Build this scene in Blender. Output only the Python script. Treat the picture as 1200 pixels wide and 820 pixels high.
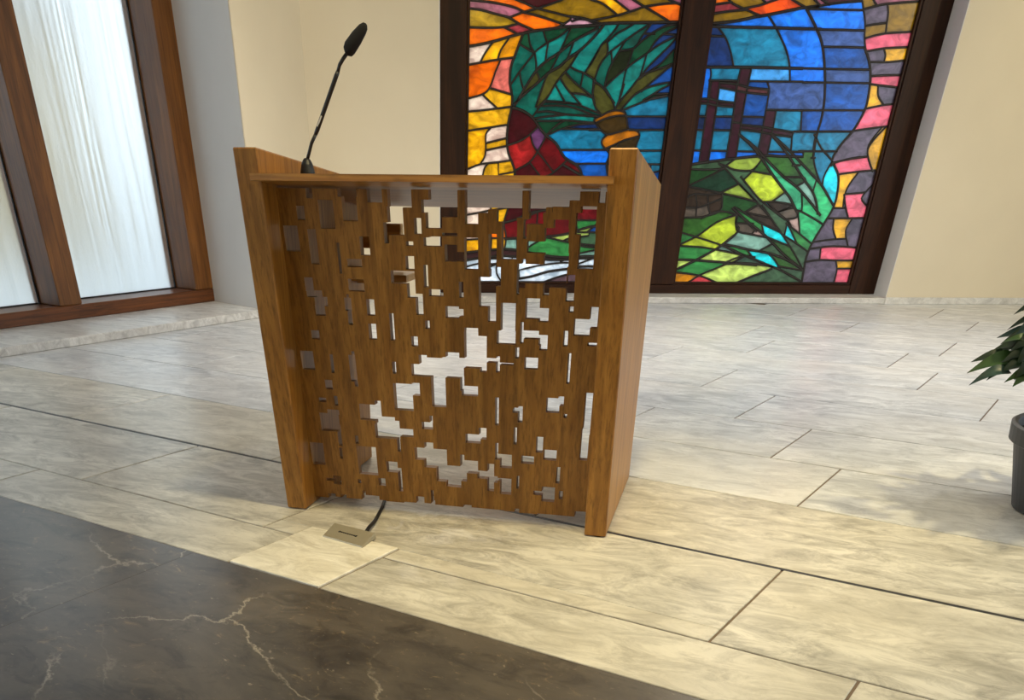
import bpy, bmesh, math, random
from mathutils import Vector, Matrix
from mathutils.geometry import delaunay_2d_cdt
random.seed(7)
scene = bpy.context.scene
for o in list(bpy.data.objects):
    bpy.data.objects.remove(o)
COL = scene.collection

# ------------------------------------------------------------------ camera
CAM_H, FOC, PPX, PPY, ROLL, PITCH = 1.22, 987.65, 522.93, 1038.93, 0.00358, 0.714314
cp, sp, cr, sr = math.cos(PITCH), math.sin(PITCH), math.cos(ROLL), math.sin(ROLL)
FWD = Vector((0, cp, -sp)); R0 = Vector((1, 0, 0)); U0 = Vector((0, sp, cp))
RIGHT = cr * R0 + sr * U0; UP = -sr * R0 + cr * U0
EYE = Vector((0, 0, CAM_H))
cd = bpy.data.cameras.new('camera'); cam = bpy.data.objects.new('camera', cd); COL.objects.link(cam)
cd.sensor_fit = 'HORIZONTAL'; cd.sensor_width = 36; cd.lens = FOC / 1200 * 36
cd.shift_x = (600 - PPX) / 1200; cd.shift_y = (PPY - 410) / 1200
cd.clip_end = 200; cd.clip_start = .05
m = Matrix((RIGHT, UP, -FWD)).transposed().to_4x4(); m.translation = EYE
cam.matrix_world = m
scene.camera = cam

# ------------------------------------------------------------------ world, exposure
SKY = 1.6
w = bpy.data.worlds.new('overcast'); scene.world = w; w.use_nodes = True
bg = w.node_tree.nodes['Background']; bg.inputs[0].default_value = (.83, .925, 1.0, 1); bg.inputs[1].default_value = SKY
vs = scene.view_settings
vs.view_transform = 'Standard'; vs.look = 'None'; vs.exposure = .88; vs.gamma = 1; vs.use_curve_mapping = False

# ------------------------------------------------------------------ helpers
def link(o, parent=None):
    COL.objects.link(o)
    if parent: o.parent = parent
    return o
def tag(o, label=None, cat=None, group=None, kind=None):
    if label: o['label'] = label
    if cat: o['category'] = cat
    if group: o['group'] = group
    if kind: o['kind'] = kind
    return o
def empty(name, loc=(0, 0, 0), rz=0):
    o = bpy.data.objects.new(name, None); o.location = loc; o.rotation_euler = (0, 0, rz); o.empty_display_size = .05
    return link(o)
def mesh(name, verts, faces, mat, parent=None, bevel=0, smooth=False):
    me = bpy.data.meshes.new(name); me.from_pydata([tuple(v) for v in verts], [], faces)
    bm = bmesh.new(); bm.from_mesh(me)
    bmesh.ops.remove_doubles(bm, verts=bm.verts, dist=1e-6)
    bmesh.ops.recalc_face_normals(bm, faces=bm.faces)
    if bevel: bmesh.ops.bevel(bm, geom=bm.edges[:], offset=bevel, segments=1, affect='EDGES', clamp_overlap=True)
    if smooth:
        for f in bm.faces: f.smooth = True
    bm.to_mesh(me); bm.free()
    me.materials.append(mat)
    return link(bpy.data.objects.new(name, me), parent)
BOXF = [(0, 1, 3, 2), (4, 6, 7, 5), (0, 4, 5, 1), (2, 3, 7, 6), (0, 2, 6, 4), (1, 5, 7, 3)]
def boxv(x0, x1, y0, y1, z0, z1): return [Vector((x, y, z)) for x in (x0, x1) for y in (y0, y1) for z in (z0, z1)]
def box(name, x0, x1, y0, y1, z0, z1, mat, parent=None, bevel=0): return mesh(name, boxv(x0, x1, y0, y1, z0, z1), BOXF, mat, parent, bevel)
def boxes(name, lst, mat, parent=None):
    V, F = [], []
    for b in lst:
        n = len(V); V += boxv(*b); F += [tuple(i + n for i in f) for f in BOXF]
    me = bpy.data.meshes.new(name); me.from_pydata([tuple(v) for v in V], [], F)
    bm = bmesh.new(); bm.from_mesh(me); bmesh.ops.recalc_face_normals(bm, faces=bm.faces); bm.to_mesh(me); bm.free()
    me.materials.append(mat)
    return link(bpy.data.objects.new(name, me), parent)
def prism(name, poly, z0, z1, mat, parent=None, bevel=0):
    n = len(poly); V = [Vector((p[0], p[1], z0)) for p in poly] + [Vector((p[0], p[1], z1)) for p in poly]
    F = [tuple(range(n - 1, -1, -1)), tuple(range(n, 2 * n))] + [(i, (i + 1) % n, n + (i + 1) % n, n + i) for i in range(n)]
    return mesh(name, V, F, mat, parent, bevel)
def tube(name, pts, rad, mat, parent=None, n=12, cap=True):
    pts = [Vector(p) for p in pts]
    if not isinstance(rad, (list, tuple)): rad = [rad] * len(pts)
    V, F = [], []
    up = Vector((0, 0, 1))
    for i, p in enumerate(pts):
        t = (pts[min(i + 1, len(pts) - 1)] - pts[max(i - 1, 0)]).normalized()
        a = t.cross(up if abs(t.z) < .95 else Vector((1, 0, 0))).normalized(); b = t.cross(a)
        for k in range(n):
            g = 2 * math.pi * k / n; V.append(p + rad[i] * (math.cos(g) * a + math.sin(g) * b))
    for i in range(len(pts) - 1):
        for k in range(n): F.append((i * n + k, i * n + (k + 1) % n, (i + 1) * n + (k + 1) % n, (i + 1) * n + k))
    if cap: F += [tuple(range(n - 1, -1, -1)), tuple(range((len(pts) - 1) * n, len(pts) * n))]
    return mesh(name, V, F, mat, parent, smooth=True)
def lathe(name, prof, c, mat, parent=None, n=40):
    V, F = [], []
    for r, z in prof:
        for k in range(n):
            g = 2 * math.pi * k / n; V.append((c[0] + r * math.cos(g), c[1] + r * math.sin(g), c[2] + z))
    for i in range(len(prof) - 1):
        for k in range(n): F.append((i * n + k, i * n + (k + 1) % n, (i + 1) * n + (k + 1) % n, (i + 1) * n + k))
    F += [tuple(range(n - 1, -1, -1)), tuple(range((len(prof) - 1) * n, len(prof) * n))]
    return mesh(name, V, F, mat, parent)

# ------------------------------------------------------------------ materials
def srgb(r, g, b): return tuple(((c / 255 + .055) / 1.055) ** 2.4 if c > 10 else c / 255 / 12.92 for c in (r, g, b)) + (1,)
class NT:
    def __init__(s, name):
        s.m = bpy.data.materials.new(name); s.m.use_nodes = True; s.t = s.m.node_tree; s.N = s.t.nodes; s.L = s.t.links
        s.bsdf = s.N['Principled BSDF']; s.out = s.N['Material Output']
    def n(s, typ, **kw):
        x = s.N.new(typ)
        for k, v in kw.items():
            if k[0] == '_': x.inputs[k[1:].replace('_', ' ')].default_value = v
            else: setattr(x, k, v)
        return x
    def l(s, a, b): s.L.new(a, b)
    def ramp(s, fac, stops):
        r = s.n('ShaderNodeValToRGB'); e = r.color_ramp.elements
        while len(e) < len(stops): e.new(.5)
        for i, (p, c) in enumerate(stops): e[i].position = p; e[i].color = c
        s.l(fac, r.inputs[0]); return r.outputs[0]
    def mix(s, fac, a, b, mode='MIX'):
        x = s.n('ShaderNodeMix', data_type='RGBA', blend_type=mode)
        for sock, v in ((x.inputs[0], fac), (x.inputs[6], a), (x.inputs[7], b)):
            if hasattr(v, 'links'): s.l(v, sock)
            else: sock.default_value = v
        return x.outputs[2]
    def objco(s, scale, rot=(0, 0, 0), world=False, jitter=True):
        if world: src = s.n('ShaderNodeNewGeometry').outputs['Position']
        else: src = s.n('ShaderNodeTexCoord').outputs['Object']
        mp = s.n('ShaderNodeMapping'); mp.inputs['Rotation'].default_value = rot; s.l(src, mp.inputs[0])
        v = mp.outputs[0]
        if jitter:
            oi = s.n('ShaderNodeObjectInfo'); mu = s.n('ShaderNodeVectorMath', operation='MULTIPLY_ADD')
            s.l(oi.outputs['Random'], mu.inputs[0]); mu.inputs[1].default_value = (37, 53, 71); s.l(v, mu.inputs[2]); v = mu.outputs[0]
        m2 = s.n('ShaderNodeVectorMath', operation='MULTIPLY'); s.l(v, m2.inputs[0]); m2.inputs[1].default_value = scale
        return m2.outputs[0]
    def noise(s, v, scale=1, detail=5, rough=.55, dist=0):
        x = s.n('ShaderNodeTexNoise', _Scale=scale, _Detail=detail, _Roughness=rough, _Distortion=dist); s.l(v, x.inputs['Vector']); return x.outputs[0]
    def bump(s, h, strength=.1, dist=.01):
        b = s.n('ShaderNodeBump', _Strength=strength, _Distance=dist); s.l(h, b.inputs['Height']); s.l(b.outputs[0], s.bsdf.inputs['Normal'])
def plain(name, rgb, rough=.6, metal=0, spec=.5):
    t = NT(name); t.bsdf.inputs['Base Color'].default_value = srgb(*rgb); t.bsdf.inputs['Roughness'].default_value = rough
    t.bsdf.inputs['Metallic'].default_value = metal; t.bsdf.inputs['Specular IOR Level'].default_value = spec
    v = t.objco((9, 9, 9)); h = t.noise(v, 3, 3); c = t.mix(h, srgb(*[x * .93 for x in rgb]), srgb(*rgb)); t.l(c, t.bsdf.inputs['Base Color'])
    return t.m
def plaster(name, rgb):
    t = NT(name); v = t.objco((1, 1, 1), world=True, jitter=False); h = t.noise(v, 2.2, 4); f = t.noise(v, 90, 3)
    t.l(t.mix(h, srgb(*[x * .96 for x in rgb]), srgb(*rgb)), t.bsdf.inputs['Base Color'])
    t.bsdf.inputs['Roughness'].default_value = .85; t.bump(f, .06, .004); return t.m
def wood(name, light, dark, grain=(26, 26, 1.3), rough=.42, spec=.4, rot=(0, 0, 0)):
    t = NT(name)
    fine = t.noise(t.objco((grain[0] * 2.6, grain[1] * 2.6, grain[2] * 1.6), rot), 1.5, 6, .7, .1)
    mid = t.noise(t.objco((grain[0] * .38, grain[1] * .38, grain[2] * .9), rot), 1.2, 5, .55, 1.4)
    flame = t.n('ShaderNodeTexWave', wave_type='RINGS', rings_direction='Y', _Scale=.9, _Distortion=3.5, _Detail=3.0, _Detail_Scale=.8)
    t.l(t.objco((grain[0] * .17, grain[1] * .17, grain[2] * .55), rot), flame.inputs['Vector'])
    c1 = t.mix(t.ramp(mid, [(.3, (0, 0, 0, 1)), (.7, (1, 1, 1, 1))]), srgb(*dark), srgb(*light))
    c2 = t.mix(t.ramp(fine, [(.36, (.6, .6, .6, 1)), (.52, (0, 0, 0, 1))]), c1, srgb(*[x * .72 for x in dark]))
    c3 = t.mix(t.ramp(flame.outputs[0], [(.0, (.3, .3, .3, 1)), (.25, (0, 0, 0, 1))]), c2, srgb(*[x * .8 for x in dark]))
    oi = t.n('ShaderNodeObjectInfo'); hs = t.n('ShaderNodeHueSaturation'); t.l(c3, hs.inputs['Color'])
    mr = t.n('ShaderNodeMapRange', _From_Min=0., _From_Max=1., _To_Min=.86, _To_Max=1.1); t.l(oi.outputs['Random'], mr.inputs[0]); t.l(mr.outputs[0], hs.inputs['Value'])
    t.l(hs.outputs[0], t.bsdf.inputs['Base Color']); t.bsdf.inputs['Roughness'].default_value = rough; t.bsdf.inputs['Specular IOR Level'].default_value = spec
    t.bump(fine, .05, .001); return t.m
TH = -0.596193     # heading of the floor grid
def marble(name, base, vein, warm, rough=.36, streak=(1.3, 3.4, 3)):
    t = NT(name); v = t.objco(streak, (0, 0, -TH), world=True)
    n1 = t.noise(v, 1.0, 7, .6, 1.2); n2 = t.noise(t.objco((2.6, 6.0, 5), (0, 0, -TH - .15), world=True), 1.5, 12, .78, .8)
    n3 = t.noise(t.objco((.6, 1.1, 1), (0, 0, -TH), world=True), 1, 3); n5 = t.noise(t.objco((6, 17, 9), (0, 0, -TH - .1), world=True), 1.1, 8, .75, .6)
    c = t.mix(t.ramp(n1, [(.34, (.55, .55, .55, 1)), (.6, (0, 0, 0, 1))]), srgb(*base), srgb(*vein))
    c = t.mix(t.ramp(n2, [(.38, (.9, .9, .9, 1)), (.58, (0, 0, 0, 1))]), c, srgb(*[x * .9 for x in vein]))
    c = t.mix(t.ramp(n5, [(.28, (.8, .8, .8, 1)), (.38, (0, 0, 0, 1))]), c, srgb(*[x * .72 for x in vein]))
    c = t.mix(t.ramp(n3, [(.4, (0, 0, 0, 1)), (.7, (.45, .45, .45, 1))]), c, srgb(*warm))
    t.l(c, t.bsdf.inputs['Base Color']); t.bsdf.inputs['Roughness'].default_value = rough; t.bsdf.inputs['Specular IOR Level'].default_value = .3
    t.bump(n2, .02, .002); return t.m
def dark_marble(name):
    t = NT(name); co = lambda s, r=0: t.objco(s, (0, 0, -TH + r), world=True)
    n1 = t.noise(co((1.3, 2.6, 2)), 1.4, 8, .65, .7)
    c = t.mix(t.ramp(n1, [(.3, (0, 0, 0, 1)), (.7, (1, 1, 1, 1))]), srgb(68, 64, 62), srgb(104, 96, 86))
    vo = t.n('ShaderNodeTexVoronoi', feature='DISTANCE_TO_EDGE', _Scale=1.1)
    wv = co((1, 1.7, 1), .5); nz = t.n('ShaderNodeTexNoise', _Scale=2.6, _Detail=7.0, _Roughness=.6); t.l(wv, nz.inputs['Vector'])
    ad = t.n('ShaderNodeVectorMath', operation='MULTIPLY_ADD'); t.l(nz.outputs['Color'], ad.inputs[0]); ad.inputs[1].default_value = (.42, .42, .42); t.l(wv, ad.inputs[2]); t.l(ad.outputs[0], vo.inputs['Vector'])
    gate = t.ramp(t.noise(co((.8, .8, 1)), 1.3, 2), [(.5, (0, 0, 0, 1)), (.62, (1, 1, 1, 1))])
    line = t.ramp(vo.outputs[0], [(.0, (.8, .8, .8, 1)), (.005, (.4, .4, .4, 1)), (.012, (0, 0, 0, 1))])
    c = t.mix(t.mix(1, line, gate, 'MULTIPLY'), c, srgb(176, 166, 150))
    n4 = t.noise(co((5, 8, 4)), 2.2, 9, .75, 1.2)
    c = t.mix(t.ramp(n4, [(.58, (0, 0, 0, 1)), (.7, (.55, .55, .55, 1))]), c, srgb(160, 138, 106))
    n6 = t.noise(co((14, 24, 9), .15), 2.0, 6, .6, .4)
    c = t.mix(t.ramp(n6, [(.66, (0, 0, 0, 1)), (.74, (.6, .6, .6, 1))]), c, srgb(176, 162, 140))
    n7 = t.noise(co((3, 5, 4)), 1.7, 8, .7, .8)
    c = t.mix(t.ramp(n7, [(.32, (.7, .7, .7, 1)), (.5, (0, 0, 0, 1))]), c, srgb(48, 46, 46))
    t.l(c, t.bsdf.inputs['Base Color']); t.bsdf.inputs['Roughness'].default_value = .3; t.bsdf.inputs['Specular IOR Level'].default_value = .28
    return t.m
def pane_mat(key, rgb):
    t = NT('stained_glass_' + key); v = t.objco((5, 5, 9)); n1 = t.noise(v, 1.4, 6, .6, 1.0); n2 = t.noise(v, 9, 4, .6)
    rt = lambda c: tuple(q ** .68 for q in c[:3]) + (1,)      # light crosses two faces of the pane
    lo = rt(srgb(*[x * .7 for x in rgb])); hi = rt(srgb(*[min(255, x * 1.16 + 2) for x in rgb]))
    c = t.mix(t.ramp(n1, [(.3, (0, 0, 0, 1)), (.68, (1, 1, 1, 1))]), lo, hi)
    tr = t.n('ShaderNodeBsdfTranslucent'); t.l(c, tr.inputs[0])
    gl = t.n('ShaderNodeBsdfGlossy', _Roughness=.12); gl.inputs[0].default_value = (1, 1, 1, 1)
    df = t.n('ShaderNodeBsdfDiffuse'); t.l(c, df.inputs[0])
    m0 = t.n('ShaderNodeMixShader'); m0.inputs[0].default_value = .03; t.l(tr.outputs[0], m0.inputs[1]); t.l(df.outputs[0], m0.inputs[2])
    mx = t.n('ShaderNodeMixShader'); mx.inputs[0].default_value = .035; t.l(m0.outputs[0], mx.inputs[1]); t.l(gl.outputs[0], mx.inputs[2])
    b = t.n('ShaderNodeBump', _Strength=.3, _Distance=.004); t.l(n2, b.inputs['Height'])
    for x in (gl,): t.l(b.outputs[0], x.inputs['Normal'])
    t.l(mx.outputs[0], t.out.inputs[0]); return t.m
def frosted():
    t = NT('frosted_ribbed_glass')
    v = t.objco((1, 1, 1), jitter=False)
    sc = t.n('ShaderNodeVectorMath', operation='MULTIPLY'); t.l(v, sc.inputs[0]); sc.inputs[1].default_value = (4.2, 4.2, .35)
    n1 = t.noise(sc.outputs[0], 1.1, 2, .5, .4); n2 = t.noise(v, 55, 3, .6)
    b1 = t.n('ShaderNodeBump', _Strength=.27, _Distance=.1); t.l(n1, b1.inputs['Height'])
    b2 = t.n('ShaderNodeBump', _Strength=.3, _Distance=.004); t.l(n2, b2.inputs['Height']); t.l(b1.outputs[0], b2.inputs['Normal'])
    p = t.bsdf; p.inputs['Transmission Weight'].default_value = 1; p.inputs['Roughness'].default_value = .3; p.inputs['IOR'].default_value = 1.45
    p.inputs['Base Color'].default_value = (.52, .555, .568, 1); t.l(b2.outputs[0], p.inputs['Normal']); return t.m

M = dict(
 cream=plaster('cream_wall_paint', (220, 208, 184)), white=plaster('white_reveal_paint', (224, 223, 222)), ceil=plaster('white_ceiling_paint', (235, 232, 225)),
 oak=wood('oak_lectern', (172, 120, 52), (130, 84, 29)), oak_h=wood('oak_desk', (184, 132, 64), (146, 98, 44), grain=(1.3, 26, 26)),
 litwood=wood('lit_inner_wood', (226, 186, 124), (200, 156, 96), grain=(1.3, 26, 26)),  # lit tone put into the colour, as little light reaches these inner faces
 darkwood=wood('dark_window_wood', (66, 36, 16), (40, 20, 8), grain=(14, 14, 1.0), rough=.5, spec=.2), darkwood_h=wood('dark_window_wood_rail', (66, 36, 16), (40, 20, 8), grain=(1, 14, 14), rough=.5, spec=.2),
 brownwood=wood('brown_window_wood', (132, 84, 36), (94, 56, 22), grain=(14, 14, 1.0), rough=.4), brownwood_h=wood('brown_window_wood_rail', (122, 70, 32), (84, 46, 20), grain=(1, 14, 14), rough=.4),
 marble=marble('white_marble', (222, 224, 226), (174, 178, 184), (214, 210, 203)), marble_w=marble('cream_marble', (218, 214, 203), (158, 154, 144), (212, 204, 185)),
 marble_i=marble('pale_insert_marble', (248, 244, 232), (214, 206, 186), (246, 238, 216)), marble_l=marble('ledge_marble', (226, 225, 222), (186, 184, 182), (214, 206, 192)),
 dark=dark_marble('dark_veined_marble'), grout=plain('brown_grout', (118, 102, 88), .9), black=plain('black_joint', (22, 21, 22), .5),
 lead=plain('lead_came', (52, 46, 42), .5, .4), brass=plain('brushed_bronze', (176, 168, 146), .45, .4), blackp=plain('black_plastic', (18, 18, 19), .45),
 foam=plain('black_foam', (16, 15, 15), .95), cable=plain('black_cable', (14, 14, 15), .55), pot=plain('charcoal_pot', (62, 63, 66), .5), soil=plain('dark_soil', (34, 26, 20), .95),
 whitep=plain('white_print', (215, 215, 210), .6), felt=plain('black_felt', (20, 18, 16), .95), metal=plain('lamp_steel', (190, 190, 188), .35, .9),
 frost=frosted(), paving=plain('outdoor_paving', (214, 216, 216), .9), render=plain('beige_render', (196, 176, 140), .9), rooft=plain('grey_roof', (84, 82, 84), .9), hedge=plain('hedge_green', (86, 104, 86), .9))

# ================================================================== THE SETTING
EL = Vector((math.cos(TH), math.sin(TH))); ES = Vector((-math.sin(TH), math.cos(TH)))
def g2w(a, b): return EL * a + ES * b
YB = 11.23                                   # face of the back wall
A0 = Vector((-3.559, 7.8)); D = Vector((.605, .796)).normalized(); NL = Vector((-D.y, D.x))
def st(s, t): return A0 + D * s + NL * t
C1 = st(2.85, 0); C2 = Vector((-1.39, YB))

# floor: grout bed with single marble slabs as children
floor = prism('floor', [(-9, -3), (9, -3), (9, YB + .5), (-1.6, YB + .5), (-9, 2.2)], -.12, -.005, M['grout'])
tag(floor, 'polished marble floor of pale slabs with a dark veined field in front', 'floor', kind='structure')
def clip(poly, p, n):                        # keep the side where (q-p).n <= 0
    out = []
    for i, a in enumerate(poly):
        b = poly[(i + 1) % len(poly)]; da, db = (a - p).dot(n), (b - p).dot(n)
        if da <= 0: out.append(a)
        if (da < 0 < db) or (db < 0 < da): out.append(a.lerp(b, da / (da - db)))
    return out
NC = Vector((-(C2 - C1).y, (C2 - C1).x)).normalized()
def slab(poly, mat, z1=0., z0=-.03, name='tile', bev=.0025):
    poly = clip(poly, Vector((0, YB)), Vector((0, 1))); poly = clip(poly, Vector((8.5, 0)), Vector((1, 0))); poly = clip(poly, Vector((-8.5, 0)), Vector((-1, 0))); poly = clip(poly, Vector((0, -2.5)), Vector((0, -1)))
    a = clip(poly, A0, NL)
    bpol = clip(clip(poly, A0, -NL), C1, NC) if poly else []
    for q in (a, bpol):
        if len(q) > 2:
            ar = abs(sum(q[i].x * q[(i + 1) % len(q)].y - q[(i + 1) % len(q)].x * q[i].y for i in range(len(q)))) / 2
            if ar > .01: prism(name, q, z0, z1, mat, floor, bevel=bev)
ROWS = [2.30, 2.69, 3.485, 4.305, 5.055, 5.822, 6.62, 7.37, 8.12, 8.88, 9.69, 10.43, 11.15, 11.95, 12.7, 13.45, 14.2]
JOINTS = [[-5.9, -4.35, None, -.287, 1.3], [-5.74, -4.03, -2.796, -.772, .9], [-5.18, -3.504, -1.9, .3], [-6.43, -4.29, -2.6, -.967, .7], [-5.85, -4.05, -2.34, -1.338, .35], [-5.3, -3.6, -1.814, -.1],
          [-5.9, -4.1, -2.342, -.55], [-4.9, -3.085, -1.065, .6], [-5.7, -4.1, -2.54, -1.43, .3], [-4.6, -2.90, -1.2, .5], [-5.5, -3.86, -2.20, -.5], [-4.6, -2.92, -1.25, .45], [-5.1, -3.4, -1.71, 0], [-4.2, -2.5, -.8], [-5, -3.2, -1.5], [-4.5, -2.8, -1.1]]
GAP = .005
def rect(a0, a1, b0, b1): return [g2w(a0 + GAP, b0 + GAP), g2w(a1 - GAP, b0 + GAP), g2w(a1 - GAP, b1 - GAP), g2w(a0 + GAP, b1 - GAP)]
for i, js in enumerate(JOINTS):
    b0, b1 = ROWS[i], ROWS[i + 1]
    if i == 1: b1 -= .009
    if i == 2: b0 += .009
    mat = M['marble_w'] if i < 3 else M['marble']
    js2 = [j for j in js if j is not None]
    ext = []
    k = js2[0]
    while k > -9: k -= 1.65; ext.append(k)
    k = js2[-1]
    right = []
    while k < 9: k += 1.65; right.append(k)
    js2 = ext[::-1] + js2 + right
    for a0, a1 in zip(js2[:-1], js2[1:]):
        if i == 0 and a0 < -2.615 < a1:      # the insert slab interrupts this row
            slab(rect(a0, -2.615, b0, b1), mat); slab(rect(-2.143, a1, b0, b1), mat); continue
        if i == 1 and a0 < -2.4 < a1:        # notched round the insert slab
            slab(rect(a0, -2.615, b0, 2.809), mat); slab(rect(-2.143, a1, b0, 2.809), mat)
            slab(rect(a0, a1, 2.801, b1), mat); continue
        slab(rect(a0, a1, b0, b1), mat)
slab(rect(-2.615, -2.143, 2.30, 2.809), M['marble_i'], z1=.005)
prism('expansion_joint', [g2w(-6.2, 3.474), g2w(9, 3.474), g2w(9, 3.497), g2w(-6.2, 3.497)], -.02, -.002, M['black'], floor)
for b0, b1, seams in ((-2.6, -.9, [-9, -5, -2.2, .8, 4, 9]), (-.9, .75, [-9, -6, -3.6, -.9, 1.6, 4.4, 9]), (.75, 2.30, [-9, -5.3, -2.805, -.35, 2.1, 4.6, 9])):
    for a0, a1 in zip(seams[:-1], seams[1:]): slab([g2w(a0 + .0005, b0 + .0005), g2w(a1 - .0005, b0 + .0005), g2w(a1 - .0005, b1 - .002), g2w(a0 + .0005, b1 - .002)], M['dark'], name='dark_slab', bev=.0006)

# walls
HC = 3.6
WX0, WX1, WZ0, WZ1 = -.09, 4.795, .055, 3.05    # stained glass opening
YF = 11.56                                      # front of its frame
wb = boxes('wall_back', [(C2.x, WX0 - .006, YB, YB + .5, 0, HC), (WX1 + .006, 8.5, YB, YB + .5, 0, HC), (WX0 - .006, WX1 + .006, YB, YB + .5, WZ1, HC), (WX0 - .006, WX1 + .006, YB + .02, YB + .5, -.1, 0)], M['cream'])
tag(wb, 'cream painted back wall around the stained glass window', 'wall', kind='structure')
for x0, x1 in ((WX0 - .006, WX0), (WX1, WX1 + .006)): box('reveal', x0, x1, YB + .001, YB + .5, 0, WZ1, M['white'], wb)
tag(box('trim_1', WX0, WX1, YB - .012, YF + .02, 0, WZ0, M['marble_l'], bevel=.006), 'low pale marble ledge under the stained glass window', 'window ledge', kind='structure')
tag(box('baseboard_back', WX1 + .002, 8.5, YB - .012, YB - .001, 0, .062, M['marble_l'], bevel=.003), 'marble baseboard along the cream wall right of the stained glass', 'baseboard', kind='structure')
tag(box('baseboard_corner', C2.x + .02, WX0 - .002, YB - .012, YB - .001, 0, .062, M['marble_l'], bevel=.003), 'marble baseboard along the cream wall left of the stained glass', 'baseboard', kind='structure')
TF, TG = .85, 1.18
S1 = 2.97
wc = prism('wall_corner', [C1, C2, C2 + Vector((0, .5)), st(S1 + .3, TF + .5), st(S1 + .012, TF + .5), st(S1 + .012, TF), C1 + D * .012], 0, HC, M['cream'])
tag(wc, 'cream corner wall between the frosted window and the back wall', 'wall', kind='structure')
prism('reveal', [C1, C1 + D * .012, st(S1 + .012, TF), st(S1 + .012, TF + .5), st(S1, TF + .5), st(S1, TF)], .064, HC, M['white'], wc)
wl = prism('wall_left', [st(-3.402, 0), st(-3.402, 1.3), st(-3.9, 1.3), st(-3.9, 0)], 0, HC, M['cream'])
tag(wl, 'cream wall pier beyond the frosted window', 'wall', kind='structure')
tag(prism('trim_2', [st(-3.4, -.012), st(2.848, -.012), C1, st(S1 - .002, TF), st(S1 - .002, TF + .03), st(-3.4, TF + .03)], 0, .064, M['marble_l'], bevel=.006), 'low pale marble ledge under the frosted window', 'window ledge', kind='structure')
tag(box('wall_right', 8.5, 8.7, 6.6, YB + .4, 0, HC, M['cream']), 'cream right wall outside the view', 'wall', kind='structure')
tag(box('wall_rear', -9, 8.7, -2.9, -2.7, 0, HC, M['cream']), 'cream rear wall behind the viewer', 'wall', kind='structure')
cl = prism('ceiling', [(-9, -3), (9, -3), (9, YB + .5), (C2.x, YB + .5), (st(3.2, 1.4).x, st(3.2, 1.4).y), (st(-8, 1.4).x, st(-8, 1.4).y)], HC, HC + .15, M['ceil'])
tag(cl, 'plain white ceiling over the chancel', 'ceiling', kind='structure')

# ------------------------------------------------------------------ frosted window (left)
W2 = empty('window_2', (A0.x, A0.y, 0), math.atan2(D.y, D.x)); tag(W2, 'tall frosted window with thick brown timber frame at left', 'window', kind='structure')
ZT = 3.3
for s0, s1 in ((-3.4, -3.18), (-1.605, -1.375), (-.405, -.175), (1.17, 1.40), (2.745, S1 - .002)):
    box('mullion', s0, s1, TF, TG + .1, .175, ZT, M['brownwood'], W2, .006)
box('bottom_rail', -3.4, S1 - .002, TF, TG + .1, .066, .173, M['brownwood_h'], W2, .006)
box('top_rail', -3.4, S1 - .002, TF, TG + .1, ZT + .002, HC - .002, M['brownwood_h'], W2, .006)
for s0, s1 in ((-3.178, -1.607), (-1.373, -.407), (-.173, 1.168), (1.402, 2.743)):
    box('pane', s0, s1, TG, TG + .02, .176, ZT - .002, M['frost'], W2)
    for q in ((s0, s0 + .014, .176, ZT), (s1 - .014, s1, .176, ZT)): box('seal', q[0], q[1], TG - .012, TG, q[2], q[3] - .002, M['black'], W2)
    box('seal', s0 + .014, s1 - .014, TG - .012, TG, .174, .184, M['black'], W2)

# ------------------------------------------------------------------ stained glass window (back)
YG = 11.625
W1 = empty('window_1', ((WX0 + WX1) / 2, YF, 0)); tag(W1, 'stained glass window of a palm, three crosses and an agave in dark timber', 'window', kind='structure')
ox = (WX0 + WX1) / 2
def wbox(name, x0, x1, y0, y1, z0, z1, mat, par=W1, bev=.004): return box(name, x0 - ox, x1 - ox, y0 - YF, y1 - YF, z0, z1, mat, par, bev)
BAYS = ((.175, 2.232), (2.518, 4.505)); GZ0, GZ1 = .14, 2.92
wbox('jamb', WX0 + .001, .172, YF, YF + .17, WZ0 + .001, WZ1 - .001, M['darkwood']); wbox('mullion', 2.235, 2.515, YF - .01, YF + .17, GZ0, GZ1, M['darkwood']); wbox('jamb', 4.508, WX1 - .001, YF, YF + .17, WZ0 + .001, WZ1 - .001, M['darkwood'])
wbox('bottom_rail', .174, 4.506, YF, YF + .17, WZ0 + .001, GZ0 - .002, M['darkwood_h']); wbox('top_rail', .174, 4.506, YF, YF + .17, GZ1 + .002, WZ1 - .001, M['darkwood_h'])
for x0, x1 in BAYS:                             # thin stop beads round each bay
    for q in ((x0 - .001, x0 + .022, GZ0, GZ1), (x1 - .022, x1 + .001, GZ0, GZ1)): wbox('stop_bead', q[0], q[1], YF + .02, YF + .05, q[2], q[3], M['darkwood'], bev=.003)
    wbox('stop_bead', x0 + .023, x1 - .023, YF + .02, YF + .05, GZ0 - .001, GZ0 + .016, M['darkwood_h'], bev=.003)
def on_glass(px, py):                           # trace sheet position -> place in the glass plane
    d = (px - PPX) / FOC * RIGHT - (py - PPY) / FOC * UP + FWD
    p = EYE + d * (YG / d.y); return Vector((p.x, p.z))

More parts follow.
